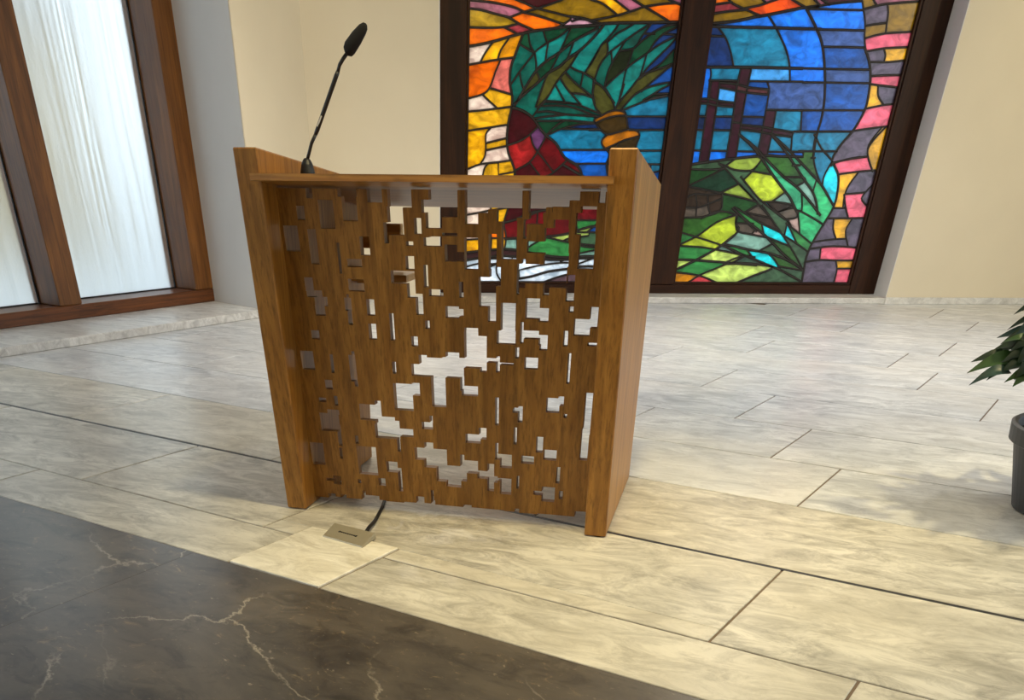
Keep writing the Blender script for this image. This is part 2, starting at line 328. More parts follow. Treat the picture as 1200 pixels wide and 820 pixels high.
# ------------------------------------------------------------------ traced leading and colours
# ---- traced lead lines: (trace sheet origin x, origin y, scale) then polylines ----
SHEET = {'Ga':(510,0,.256),'Gd':(940,0,.2439),'Gf':(900,140,.256),
 'Q1':(590,25,.12195),'Q2':(690,20,.12195),'Q3':(590,100,.12806),'Q4':(690,100,.12806),'Q5':(785,180,.18904),
 'Q6':(870,160,.11581),'Q7':(850,240,.11581),'Q8':(545,235,.14023),'X1':(800,70,.15855),
 'T1':(540,0,.11667),'T2':(670,0,.125),'T3':(820,0,.11667),'T4':(950,0,.15),'PX':(0,0,1)}
LEFT_LINES = {
'T1':["70 0 250 15 400 40 540 75 640 120","60 82 200 100 330 135 480 175 580 235 680 280 745 312","480 178 630 122 770 85",
 "440 -60 540 -10 640 30 770 85 950 130 1110 170 1210 190","770 85 880 48 1000 5 1060 -30 1100 -80","630 125 780 160 920 205 1030 242","1110 170 1090 205 1030 242 960 280 900 292",
 "60 272 250 280 430 272 580 238","430 272 510 310 575 348","60 468 200 445 350 410 500 365 620 335 740 310 900 292 1000 275 1120 263","-20 -250 150 -200 300 -150 440 -60","180 -700 150 -200","440 -60 600 -200 640 -700"],
'T2':["0 200 70 180 150 190 240 232","-20 150 80 165 190 192 280 222","70 246 240 236 300 222 450 215 700 212 1060 208","190 190 330 165 440 140 560 105 680 62",
 "680 62 820 42 950 30 1000 35 1060 72","120 -40 180 -5 270 25 340 70 430 142","330 -60 400 -5 470 50 548 110","520 -60 570 -8 620 25 680 62 780 120 930 212","840 -60 910 -5 1000 35",
 "-100 -140 120 -40 330 -60 520 -60 840 -60 1100 -120","330 -60 380 -700","840 -60 800 -700","-100 -420 300 -380 800 -430 1150 -400"],
'Ga':["140 299 200 288 280 274 368 262","205 287 230 240 262 196","285 274 300 230 332 182","300 272 275 330 250 400 215 432 140 453","247 402 300 418 354 434","215 432 250 465 285 497",
 "140 512 240 502 352 488","140 600 240 585 336 570","257 582 232 615 232 680 225 720 205 752","230 656 330 631","230 688 332 667","140 778 205 752 290 742 350 733","210 850 218 800 228 765 243 748","290 800 370 785",
 "402 155 370 240 346 310 342 380 352 440 350 490 335 560 328 640 335 700 358 760 364 800 350 880 330 955"],
'Q1':["238 110 255 220 295 300","165 225 240 270 295 300","75 600 150 490 220 400 295 305","295 302 350 255 430 200 530 150 645 60","380 80 400 150 420 203","300 302 315 400 312 480","432 200 415 290 402 390",
 "105 815 200 650 310 480 405 388 540 298 680 185 800 120 910 62","645 70 600 170 560 250 540 298","155 485 170 580 195 655","677 187 650 270 612 365","540 298 500 380 445 490",
 "100 800 200 700 340 580 430 495 530 440 620 360 740 275 830 190 905 110 930 80","312 480 340 530 343 580","310 820 350 700 400 560 430 495","330 830 430 720 500 600 570 510 640 430 735 278",
 "545 550 620 660 745 802","595 490 700 600 865 732","640 435 700 470 780 500 885 565","767 495 740 630","780 500 840 400 905 290","495 605 590 775","415 765 560 775 745 802","640 690 760 700 860 735","885 558 865 640 860 730 885 830"],
'Q2':["0 480 60 380 120 270 170 220 260 110 290 55","172 222 185 300 175 365","50 620 100 470 180 360 250 300 370 210 470 140 590 65","180 240 270 160 360 110 440 60","215 335 225 440","150 680 180 540 230 430 290 330 350 228",
 "310 325 430 300 470 260 500 200 560 120 600 65","150 680 240 590 350 500 440 430 570 340 640 290 740 230 870 172","430 298 400 390 365 490 345 560 320 680 285 820","430 300 560 190 650 130 760 80 890 70","370 480 480 400 570 340 620 260 720 160 890 80",
 "560 345 520 480 485 600","485 595 560 490 690 360 780 270 870 172","485 595 600 510 700 440 780 350 870 270","290 820 400 690 490 580 600 520 700 490 860 425","380 810 450 740 560 680 700 640 840 622","520 800 620 740 700 690 815 632",
 "500 720 620 610 750 500 860 428","540 815 640 770 830 742","630 740 760 735 830 745","50 615 130 670 190 750 250 830","45 620 40 740 60 835","540 160 640 160","720 165 890 170"],
'Q3':["70 200 170 230 260 290 320 370 390 460 480 530 560 660 680 740 720 840 700 960 640 1030","45 545 150 510 240 450 320 372","390 462 350 540 310 610 230 710 100 782","245 450 270 540 310 605 380 690 460 800","240 705 290 770 350 850","440 810 510 750 585 680",
 "265 292 300 240 340 185","380 150 345 175 325 192","380 150 560 160 700 185 870 255","330 190 500 185 640 205 870 290","310 245 420 240 560 265 700 275 870 285","272 305 400 285 570 268","300 325 450 325 560 318 700 330 850 345","395 452 480 370 565 318","390 460 540 395 680 360 850 347",
 "540 398 700 400 870 402","530 592 1050 590","650 718 1090 715","720 840 1100 840"],
'Q4':["40 -20 35 100 60 200 125 280","140 10 210 130 245 232","120 275 175 245 240 228 320 240 345 285 350 340 365 400 430 410 465 455 440 530 430 600 450 760","60 345 50 310 120 275","60 345 150 305 250 280 345 277","60 345 100 400 170 450 260 430 365 402","170 450 120 500 125 550 170 600 185 640 160 740 190 900","150 580 230 545 330 500 462 466",
 "240 225 290 100 325 -10","310 225 450 170 560 130 790 85","345 285 500 285 780 285","365 408 550 408 770 408","440 597 740 597","0 408 110 408","440 722 720 722","560 805 640 785 730 760"],
'PX':["603 204 600 225 595 245 590.5 260 592 271 593 280 591 293","545 252 562 249 572 247 596 243","545 267 575 264 592 262","571 230 576 248 574 264 576 280 575 294","545 281 576 279 593 279",
 "545 296 573 293 591 292 605 293 636 299 664 301.5 700 300 790 303","545 305 573 301 590 300 605 301 640 304 664 304 700 302.5 790 308","594 260 605 257 620 250 640 246 660 244 690 240","591 280 605 279 640 277 654 275.7 668 273 690 266 720 262",
 "612 262 622 252 636 246","606 281 606 294","620 289 628 284 640 277","640 278 654 281 668 284 700 288","660 282 668 279 690 276","675 258 700 258","688 272 700 262 715 252","674 272 700 272 790 270","678 287 697 290 790 292","678 297 697 293",
 "608 316.5 632 311 657 308 668 308","656 307 666 302","607 326.5 624 323.5 643 318 666 315 690 312 790 318","635 331 652 325 668 321 690 320 720 331","678 309 697 302","545 313 560 309 580 309 600 304","574 303 582 303","575 312 583 309","583 303 582 320 590 333","630 250 628 276","672 200 690 212 700 232 715 252 740 262 790 262","740 262 745 300"]}
RIGHT_LINES = {
'T3':["110 142 280 115 470 98","110 50 300 25 330 28","230 -60 290 -5 340 40 460 95 540 130 615 160","465 80 600 55 700 20 820 -20","600 -40 630 -5 670 32","860 -60 930 -5 1000 40 1075 80","1090 -60 1150 -5 1200 45 1215 60",
 "90 240 250 225 400 205 560 170 680 150 830 120 1000 85 1080 75 1200 60","80 264 300 270 500 275 760 280 1000 288 1220 293","175 266 240 350 280 430 310 520 318 555","685 150 760 270 820 390 870 510 900 640 905 780","70 360 245 365","1075 90 1220 93",
 "100 -60 300 -90 600 -40 860 -60 1090 -60 1250 -100","300 -90 330 -700","860 -60 900 -700","50 -400 500 -360 900 -400 1300 -380"],
'T4':["-10 63 100 40 250 20 405 8","-10 70 200 75 412 80","330 -60 395 -10 412 80 425 180 420 300 430 395","415 72 500 50 600 30 870 8","470 -60 490 0 517 42","600 32 605 100 595 180 585 262","425 202 500 190 597 178","425 298 580 262 830 246","-10 228 418 238","100 365 420 372","150 40 60 -20","220 -60 400 -70 620 -60 900 -80","420 -60 450 -500"],
'Gd':["20 42 60 120 95 210 108 330 108 460 95 560 70 650 52 760","298 225 320 290 328 370 318 460 300 530 250 620 190 690 150 750 140 800","300 248 400 232 540 226","392 235 400 265 392 298","322 298 420 298 520 286","328 366 400 362 500 360","325 404 390 412 490 424","365 408 365 460 392 505",
 "305 522 390 505 460 498","255 627 340 615 440 603","402 610 345 670 315 720 320 770 340 825","150 783 240 760 318 752","0 328 150 332 330 335","0 395 322 400","-20 530 305 530","-20 632 245 632","-20 726 170 727"],
'Gf':["290 190 305 215 322 260 318 330 300 400 260 470 205 560 175 630 158 720 145 800","315 252 400 240 520 230","522 35 470 100 455 150 478 238","295 198 380 180 455 170","415 240 370 300 350 350 342 408","350 342 430 335 450 330","490 285 440 340 430 370 470 410","295 405 350 405","348 340 355 400 368 455",
 "275 452 370 452 460 450","302 450 298 500 312 550","387 452 355 510 367 585","210 560 300 548 360 545","190 592 300 580 430 588","242 585 235 645","165 652 240 642 310 645 410 645","310 643 315 690 298 755","313 682 400 682"],
'X1':["20 780 190 755 320 737 400 728 520 715 640 708 700 712 760 714 890 716","120 55 400 55 780 62 890 65","205 58 210 110 200 160 185 295","190 152 420 155","490 157 620 160 890 162","432 55 400 200 370 430 318 740","508 60 470 250 435 450 392 735","270 168 400 182 490 205 640 220","268 205 400 230 490 245 632 258","215 152 190 290 165 450 118 775","275 165 250 350 225 520 188 770",
 "100 290 200 290 270 305 385 318","95 325 190 325 260 340 380 350","615 368 590 510 550 700","692 368 665 520 622 715","430 480 580 495 660 510 818 535","425 515 580 535 660 550 808 572","818 530 806 575","635 218 630 260","622 160 640 220 628 300 618 370","610 370 890 375","90 415 175 420","240 420 375 420","440 420 605 425","80 515 155 520","220 520 355 522","40 668 138 672","198 672 330 674","395 675 525 680","630 680 765 684","800 680 890 682","880 375 872 525","808 565 800 690","370 462 438 470","818 530 890 532"],
'Q5':["115 95 220 100 300 95 330 92","100 205 220 150 330 95","345 75 405 32","330 70 345 75 400 100 500 105 540 75","300 58 360 110 440 200 540 298","310 245 425 188","80 198 200 220 320 245 430 270 530 297",
 "75 292 150 250 220 255 320 245","80 330 170 335 240 310 322 278","160 250 170 335","235 258 240 340 252 378","60 397 160 395 210 390 310 355 325 280 320 245","165 335 160 397","190 405 270 365 330 358 415 378","40 480 160 515 300 560 330 572","30 578 170 510 290 425 422 375",
 "422 372 408 430 425 480 330 560 270 600 160 660 10 732","25 570 180 578 290 595 460 630 530 641","10 656 150 660 350 675 540 692","330 680 400 650 470 628","10 732 180 755 310 808","90 812 190 750 300 705 370 675","300 560 400 600 465 632","390 812 540 748","390 335 470 420 540 485"],
'Q6':["-40 -25 0 10 90 90 200 230 300 380 420 540 480 620 550 760","-40 -25 130 110 250 240 420 410 560 520 700 680 790 800","290 -25 310 0 420 130 510 260 620 430 710 560 750 680 760 790","290 -25 420 90 540 210 700 380 800 490 925 705","745 -30 738 5 720 100 720 220 740 330 795 490","722 -25 740 2 800 120 910 245","912 245 850 350 820 420 808 500",
 "690 214 740 216","20 430 100 350 190 240 180 215","90 348 310 388","445 552 310 650 270 660","440 408 610 415 632 452 545 505","742 460 710 570","-20 400 140 600 240 690 340 770 420 830","-20 490 120 640 240 770 300 840","600 575 600 745 540 742","300 655 500 690 540 745","370 760 525 702","20 765 150 695","-20 615 145 660","500 290 590 290"],
'Q7':["70 30 200 150 380 290 480 390 600 510 775 650","90 20 220 100 350 180 530 265","370 0 450 120 560 280 640 400 720 530 785 660","365 190 395 315","390 310 480 350 612 402","625 190 595 320","632 195 725 395","580 302 720 390 840 478","610 180 760 300 880 398","780 75 880 130 1000 205","735 80 745 180 752 285","450 0 540 90 640 170 670 230",
 "-30 395 100 420 220 450 420 485 560 530 700 600 780 660","-30 408 140 490 280 545 460 620 560 660 775 780","210 445 290 550","430 485 500 560 560 665","565 625 785 665","335 468 470 395","-30 600 200 590 430 615 475 642 300 710 110 790","50 595 200 515","112 90 105 200 130 270 270 300 395 325","262 302 315 240","125 185 290 190","135 270 -10 380","230 82 430 125","195 78 340 0","510 80 690 30 725 125 600 145"]}
# colour seeds: sheet, then "x y colour"
LEFT_SEEDS = {
'T1':"250 5 or,500 30 or,300 60 mv,250 190 gy,200 350 or,600 300 mv2,750 220 or,850 150 ol,1000 100 ol,850 20 rd,1130 225 lp,180 490 pk,360 440 yo,540 420 am",
'T2':"150 80 ol,330 40 yo,530 50 mv,700 150 ol,900 100 or,780 10 ol,1010 20 mv,100 215 lp",
'Ga':"180 250 pk,250 240 yo,340 220 am,210 360 or,310 340 sa,190 475 pk,290 450 ye,250 545 ye,190 680 yo,285 610 pk,285 655 ye,280 710 pk,185 790 pk,290 775 ye,340 795 ye",
'PX':"556 248 ye,556 258 pk,582 248 ye,590 250 or,556 287 yo,580 286 yo,560 273 pk,582 271 or,556 230 pk,585 220 ye,580 298 bw,556 300 bw,620 300 bw,650 302 bw,553 308 wh,565 320 wh,578 306 wh,578 315 wh,600 303 wh,620 309 wh,640 306 wh,620 318 wh,650 313 wh,685 306 wh,690 309 wh,640 325 bw,655 328 bw2,600 250 rd,600 268 rd2,625 262 pu,630 247 pu,650 262 rd2,690 248 rd,610 285 gs,640 290 ng,612 290 ng,650 280 pg,690 247 sg,685 262 ng,694 266 pg,690 280 sg,685 293 ng,690 298 gs,665 280 pg,740 285 ng,760 300 sg,720 310 wh,735 325 bw,610 330 bw,720 245 mb,650 235 mb,620 220 rd2",
'Q1':"205 180 dg,320 180 tg,470 110 dg,150 330 tg,210 430 tg,120 600 tg,360 330 tl,520 230 tl,250 600 ok,220 770 tg,450 400 dg,380 480 tg,560 340 tg,600 290 tg,770 160 tl,720 100 dg,260 680 ok,450 540 ok,600 430 dk,420 700 ok,800 300 tl,690 520 tg,810 600 tg,640 590 ok,520 670 tl,660 760 tl,770 740 tl,560 610 tl,480 740 tl,850 450 ok,150 600 tl",
'Q2':"60 250 tl,220 80 dg,330 90 tg,300 190 tl,420 130 dg,120 400 ok,150 500 tg,270 330 tl,280 480 dk,220 600 ok,400 270 tg,520 130 dg,460 380 dg,620 200 dg,660 90 db,560 180 db,700 200 db,800 130 db,830 230 db,250 680 tl,420 560 tl,520 540 tl,650 330 tg,620 470 dg,720 420 dg,560 600 ok,760 420 db,700 600 mb,740 680 mb,600 700 tl,700 760 dg,140 760 ok,20 640 tg,750 780 tb,200 290 tl,800 470 db",
'Q3':"150 320 rd,150 430 rd2,300 450 pu,140 620 rs,290 520 pu,420 580 rd2,480 660 pu,330 700 rd2,180 780 rd2,600 760 rd2,230 180 tg,550 170 ok,450 215 tg,700 240 tg,450 270 tg,600 300 tl,380 380 dg,560 350 dg,700 380 db,650 480 tb,700 650 sb,780 770 mb,800 880 mb,540 810 rd",
'Q4':"130 150 ok,220 60 tl,350 60 tl,550 200 tb,550 340 db,150 450 tb,600 500 tb,600 660 sb,640 750 mb,180 285 am2,230 350 bo,250 410 bo,300 480 am2,300 540 bo,80 500 tb,80 650 sb,80 770 mb,650 800 dg,600 30 mb,660 110 dg,250 590 bo,300 700 bo,40 390 db,320 110 ok,420 130 tl,700 100 dg"}
RIGHT_SEEDS = {
'T3':"200 10 or,260 70 mv2,300 160 ol,480 30 ol,720 10 mv,750 80 or2,1090 30 ol,1180 10 mv,450 220 sb,900 190 sb,1150 75 sb,1160 170 sb,150 310 db,170 420 db,500 380 tb,1000 400 sb",
'T4':"50 20 ol,80 10 mv,230 8 rd,300 45 sb,230 150 sb,250 300 gb,450 30 ol,550 15 mv,510 120 gp,720 140 ol,500 240 ol,620 310 pi,500 392 gp,680 395 ye",
'Gd':"200 280 mb,50 230 sb,220 365 gb,50 365 sb,220 460 mb,50 460 gb,200 580 mb,40 580 mb,150 680 tb,20 680 tb,110 740 tb,350 270 gp,450 260 ye,410 330 gp,410 390 pi,345 450 ye,420 460 gp,370 560 pi,280 690 gp,365 720 ye,240 790 pi",
'Gf':"400 120 gp,500 140 ye,380 215 pi,350 290 ye,440 280 gp,475 350 gp,400 390 pi,320 425 gp,270 500 pi2,335 500 ye,400 500 gp,300 570 gp,210 620 gp,320 615 pi,240 690 gp,350 662 ye,345 715 pi",
'X1':"165 120 sb,310 100 tb,650 110 lb,840 110 lb,460 110 wn,240 190 wn,330 190 wn,450 190 wn2,550 230 wn2,550 190 mb,320 265 lb,540 340 mb,760 260 gb,140 370 tb,310 385 tb,130 465 db,300 465 db,520 450 db,780 450 tb,510 505 wn,730 535 wn,640 430 wn,630 580 wn,600 650 wn,400 400 wn,370 600 wn,420 300 wn,210 380 wn,225 240 wn2,215 440 wn,190 600 wn,160 720 wn,320 325 wn,145 310 wn,110 560 tb,100 620 tb,280 600 tb,90 715 sb,260 710 sb,450 700 sb,500 600 tb,720 620 tb,850 600 tb,700 695 sb,850 695 sb,450 255 wn2,340 700 wn,620 520 wn",
'Q5':"200 82 sg,250 80 sg,180 140 dgr,250 180 dk2,420 70 yg2,470 130 sg,400 230 yg2,130 230 br,200 280 br,110 300 br,200 325 br2,280 310 br,110 370 br2,200 370 br2,280 280 br,400 310 dgr,290 385 gr,150 440 sg2,310 470 yg,100 540 ng,200 555 yg,120 610 ng,310 635 pg,60 690 pg,200 700 ng,400 740 pg,70 765 am,190 780 pi2,480 780 sg,450 655 sg2,370 590 gs,470 540 gs,460 455 br2",
'Q6':"100 280 yg2,200 320 gr,80 160 sb,90 190 sb,400 290 gr,250 290 mi,170 150 mi,480 430 dgr,530 560 mi2,570 650 mi2,220 500 yg,400 620 gs,530 450 pg,620 530 gs,680 640 gs,500 210 mi,640 370 dgr,650 250 gr,800 270 ng,760 400 ng,800 600 mi2,830 740 mi2,880 450 cy2,660 680 tb2,90 520 mi,240 690 cyd,300 790 dk2,80 680 gr,60 590 yg2,400 690 br,450 740 br2,100 790 br,850 200 tb,500 250 mi,30 390 sg",
'Q7':"250 130 ng,180 130 br2,200 220 br3,320 280 br4,60 220 yg,200 360 gs,470 270 cy,420 200 br3,330 60 br2,320 110 br2,450 40 cyd,520 120 dk2,560 200 dgr,640 260 cy,690 290 ng,780 340 mi2,850 250 mi2,860 110 tb2,740 480 mi2,560 420 gr,460 460 gr2,400 530 cy,130 460 ng,40 450 gs,80 510 pg,250 570 sg2,200 660 pg,500 720 sg2,600 580 gr,680 690 cy,620 60 br,640 110 br3,690 190 br4"}
PANE_RGB = dict(**{'or':(250,118,12),'or2':(240,92,10),'yo':(250,170,28),'am':(200,138,20),'am2':(176,112,20),'ol':(140,108,16),'gy':(178,142,30),'ye':(222,168,38),'pk':(246,200,180),'lp':(222,170,180),'sa':(214,122,108),'mv':(168,104,118),'mv2':(160,66,72),
 'rd':(76,12,26),'rd2':(112,14,28),'rs':(168,44,44),'pu':(112,70,104),'tg':(8,100,86),'tl':(22,130,120),'dg':(10,78,52),'dk':(34,44,18),'ok':(86,82,36),'dk2':(24,62,44),
 'sb':(28,126,210),'mb':(22,90,152),'db':(22,62,112),'gb':(74,98,144),'lb':(84,158,206),'tb':(32,124,148),'tb2':(10,92,110),'wn':(66,12,40),'wn2':(112,62,66),'gp':(106,92,104),'pi':(226,108,124),'pi2':(220,88,92),
 'ng':(66,136,76),'gr':(62,104,44),'gr2':(110,150,80),'dgr':(36,82,40),'yg':(182,190,64),'yg2':(148,160,74),'pg':(196,208,116),'sg':(78,104,76),'sg2':(76,104,86),'gs':(132,160,144),'mi':(70,164,122),'mi2':(64,172,116),'cy':(28,214,214),'cy2':(30,200,210),'cyd':(20,140,136),
 'br':(66,48,36),'br2':(108,94,82),'br3':(120,84,54),'br4':(190,160,148),'bo':(72,52,18),'bw':(74,42,44),'bw2':(120,92,96),'wh':(226,240,250)})
PM = {k: pane_mat(k, v) for k, v in PANE_RGB.items()}
def sheet_pts(key, txt):
    x0, y0, s = SHEET[key]; v = [float(q) for q in txt.split()]
    return [(x0 + v[i] * s, y0 + v[i + 1] * s) for i in range(0, len(v), 2)]
def smooth(pts, n=3):                           # Catmull-Rom through the traced points
    if len(pts) < 3: return pts
    out = []
    P = [pts[0] * 2 - pts[1]] + pts + [pts[-1] * 2 - pts[-2]]
    for i in range(1, len(P) - 2):
        for k in range(n):
            t = k / n; a, b, c, d = P[i - 1], P[i], P[i + 1], P[i + 2]
            out.append(.5 * ((2 * b) + (c - a) * t + (2 * a - 5 * b + 4 * c - d) * t * t + (3 * b - a - 3 * c + d) * t ** 3))
    return out + [pts[-1]]
def cut_to(poly, x0, x1, z0, z1):               # keep the inside pieces of a polyline
    runs, cur = [], []
    for a, b in zip(poly[:-1], poly[1:]):
        t0, t1 = 0., 1.; d = b - a; ok = True
        for p, q in ((-d.x, a.x - x0), (d.x, x1 - a.x), (-d.y, a.y - z0), (d.y, z1 - a.y)):
            if abs(p) < 1e-12:
                if q < 0: ok = False
            else:
                r = q / p
                if p < 0: t0 = max(t0, r)
                else: t1 = min(t1, r)
        if not ok or t0 >= t1:
            if len(cur) > 1: runs.append(cur)
            cur = []; continue
        pa, pb = a + d * t0, a + d * t1
        if not cur or (cur[-1] - pa).length > 1e-6:
            if len(cur) > 1: runs.append(cur)
            cur = [pa]
        cur.append(pb)
    if len(cur) > 1: runs.append(cur)
    return runs
def ribbon(name, line, wd, y0, y1, mat, parent):
    V, F = [], []
    n = len(line)
    for i, p in enumerate(line):
        t = (line[min(i + 1, n - 1)] - line[max(i - 1, 0)]).normalized(); q = Vector((-t.y, t.x)) * wd / 2
        e = (y0 + (y1 - y0) * .35)
        for (u, y) in ((-1, e), (-.45, y0), (.45, y0), (1, e), (1, y1), (-1, y1)): V.append((p.x + q.x * u - ox, y - YF, p.y + q.y * u))
    for i in range(n - 1):
        for k in range(6): F.append((i * 6 + k, i * 6 + (k + 1) % 6, (i + 1) * 6 + (k + 1) % 6, (i + 1) * 6 + k))
    F += [tuple(range(5, -1, -1)), tuple(range((n - 1) * 6, n * 6))]
    return mesh(name, V, F, mat, parent)
def leaded(lines, seeds, x0, x1, label, dflt):
    pan = boxes('leaded_panel', [(x0 - ox, x0 + .024 - ox, YG - .01 - YF, YG + .012 - YF, GZ0, GZ1), (x1 - .024 - ox, x1 - ox, YG - .01 - YF, YG + .012 - YF, GZ0, GZ1),
        (x0 + .024 - ox, x1 - .024 - ox, YG - .01 - YF, YG + .012 - YF, GZ0, GZ0 + .02), (x0 + .024 - ox, x1 - .024 - ox, YG - .01 - YF, YG + .012 - YF, GZ1 - .02, GZ1)], M['lead'], W1)
    pan['label'] = label
    V = [Vector((x0, GZ0)), Vector((x1, GZ0)), Vector((x1, GZ1)), Vector((x0, GZ1))]; E = [(0, 1), (1, 2), (2, 3), (3, 0)]
    all_runs = []
    for key, ls in lines.items():
        for txt in ls:
            pts = smooth([on_glass(*p) for p in sheet_pts(key, txt)])
            all_runs += [r for r in cut_to(pts, x0, x1, GZ0, GZ1) if sum((b - a).length for a, b in zip(r[:-1], r[1:])) > .02]
    rim = [Vector((x0, GZ0)), Vector((x1, GZ0)), Vector((x1, GZ1)), Vector((x0, GZ1)), Vector((x0, GZ0))]
    def close(run, others):                     # lead each free end on to the line it stops at
        for end in (0, -1):
            p = run[end]
            tail = run[:4] if end == 0 else run[-4:]
            best = None; crossed = False
            for o in others:
                for a, b in zip(o[:-1], o[1:]):
                    for u, v in zip(tail[:-1], tail[1:]):
                        d1, d2 = v - u, b - a; den = d1.cross(d2)
                        if abs(den) > 1e-12:
                            t = (a - u).cross(d2) / den; k = (a - u).cross(d1) / den
                            if -1e-6 < t < 1 + 1e-6 and 1e-6 < k < 1 - 1e-6 and (u + d1 * t - p).length < .07: crossed = True
                    dd = b - a; k = max(0, min(1, (p - a).dot(dd) / max(dd.length_squared, 1e-12))); q = a + dd * k; r = (q - p).length
                    if best is None or r < best[0]: best = (r, q)
            if crossed: continue
            td = (p - (run[1] if end == 0 else run[-2])).normalized(); hit = None
            for o in others:
                for a, b in zip(o[:-1], o[1:]):
                    d2 = b - a; den = td.cross(d2)
                    if abs(den) > 1e-12:
                        t = (a - p).cross(d2) / den; k = (a - p).cross(td) / den
                        if -.004 < t < .17 and -.01 < k < 1.01 and (hit is None or t < hit): hit = t
            q = None
            if hit is not None and (best is None or hit < 2.2 * best[0] + .02): q = p + td * (hit + .004)
            elif best and best[0] < .11: q = best[1] + (best[1] - p) * (.004 / max(best[0], .004))
            if q is not None:
                if end == 0: run.insert(0, q)
                else: run.append(q)
    for i, run in enumerate(all_runs): close(run, [r for k, r in enumerate(all_runs) if k != i] + [rim])
    for nl, run in enumerate(all_runs):
        ln = sum((b - a).length for a, b in zip(run[:-1], run[1:]))
        ribbon('lead_came', run, .024 if ln > .9 else .018, YG - .009 + .0006 * (nl % 5), YG + .011, M['lead'], pan)
        n = len(V); V += run; E += [(n + i, n + i + 1) for i in range(len(run) - 1)]
    ov, oe, of, _, oe_src, _ = delaunay_2d_cdt(V, E, [], 0, 1e-5)
    hard = {tuple(sorted(e)) for e, s in zip(oe, oe_src) if s}
    adj = {}
    for fi, f in enumerate(of):
        for i in range(len(f)): adj.setdefault(tuple(sorted((f[i], f[(i + 1) % len(f)]))), []).append(fi)
    comp = [-1] * len(of); groups = []
    for s in range(len(of)):
        if comp[s] >= 0: continue
        g = len(groups); groups.append([]); stack = [s]; comp[s] = g
        while stack:
            f = stack.pop(); groups[g].append(f)
            for i in range(len(of[f])):
                e = tuple(sorted((of[f][i], of[f][(i + 1) % len(of[f])])))
                if e in hard: continue
                for o in adj[e]:
                    if comp[o] < 0: comp[o] = g; stack.append(o)
    sd = []
    for key, txt in seeds.items():
        a, b, s = SHEET[key]
        for q in txt.split(','):
            x, z, c = q.split(); sd.append((on_glass(a + float(x) * s, b + float(z) * s), c))
    def inside(p, f):
        a, b, c = (ov[i] for i in f[:3])
        s1 = (b - a).cross(p - a); s2 = (c - b).cross(p - b); s3 = (a - c).cross(p - c)
        return (s1 >= 0) == (s2 >= 0) == (s3 >= 0)
    for g in groups:
        area = 0; cen = Vector((0, 0))
        for f in g:
            a, b, c = (ov[i] for i in of[f][:3]); ar = abs((b - a).cross(c - a)) / 2; area += ar; cen += (a + b + c) / 3 * ar
        if area < 2e-4: continue
        cen /= area; col = None
        for p, c in sd:
            if any(inside(p, of[f]) for f in g): col = c; break
        if col is None: col = dflt(cen, sd)
        used = sorted({i for f in g for i in of[f]}); ix = {v: k for k, v in enumerate(used)}; n = len(used)
        VV = [(ov[i].x - ox, YG - .002 - YF, ov[i].y) for i in used] + [(ov[i].x - ox, YG + .004 - YF, ov[i].y) for i in used]
        FF = []; cnt = {}
        for f in g:
            t = [ix[i] for i in of[f]]; FF.append(tuple(t)); FF.append(tuple(n + i for i in reversed(t)))
            for i in range(3):
                e = (t[i], t[(i + 1) % 3]); k = tuple(sorted(e)); cnt.setdefault(k, []).append(e)
        for k, es in cnt.items():
            if len(es) == 1: a, b = es[0]; FF.append((b, a, n + a, n + b))
        me = bpy.data.meshes.new('pane'); me.from_pydata(VV, [], FF); me.materials.append(PM[col])
        link(bpy.data.objects.new('pane', me), pan)
    return pan
def dflt(c, sd):
    near = sorted(sd, key=lambda q: (q[0] - c).length)[:1]
    return near[0][1]
leaded(LEFT_LINES, LEFT_SEEDS, BAYS[0][0], BAYS[0][1], 'palm tree in teal and green glass with an orange border', dflt)
leaded(RIGHT_LINES, RIGHT_SEEDS, BAYS[1][0], BAYS[1][1], 'three wine red crosses on a green hill under blue sky', dflt)
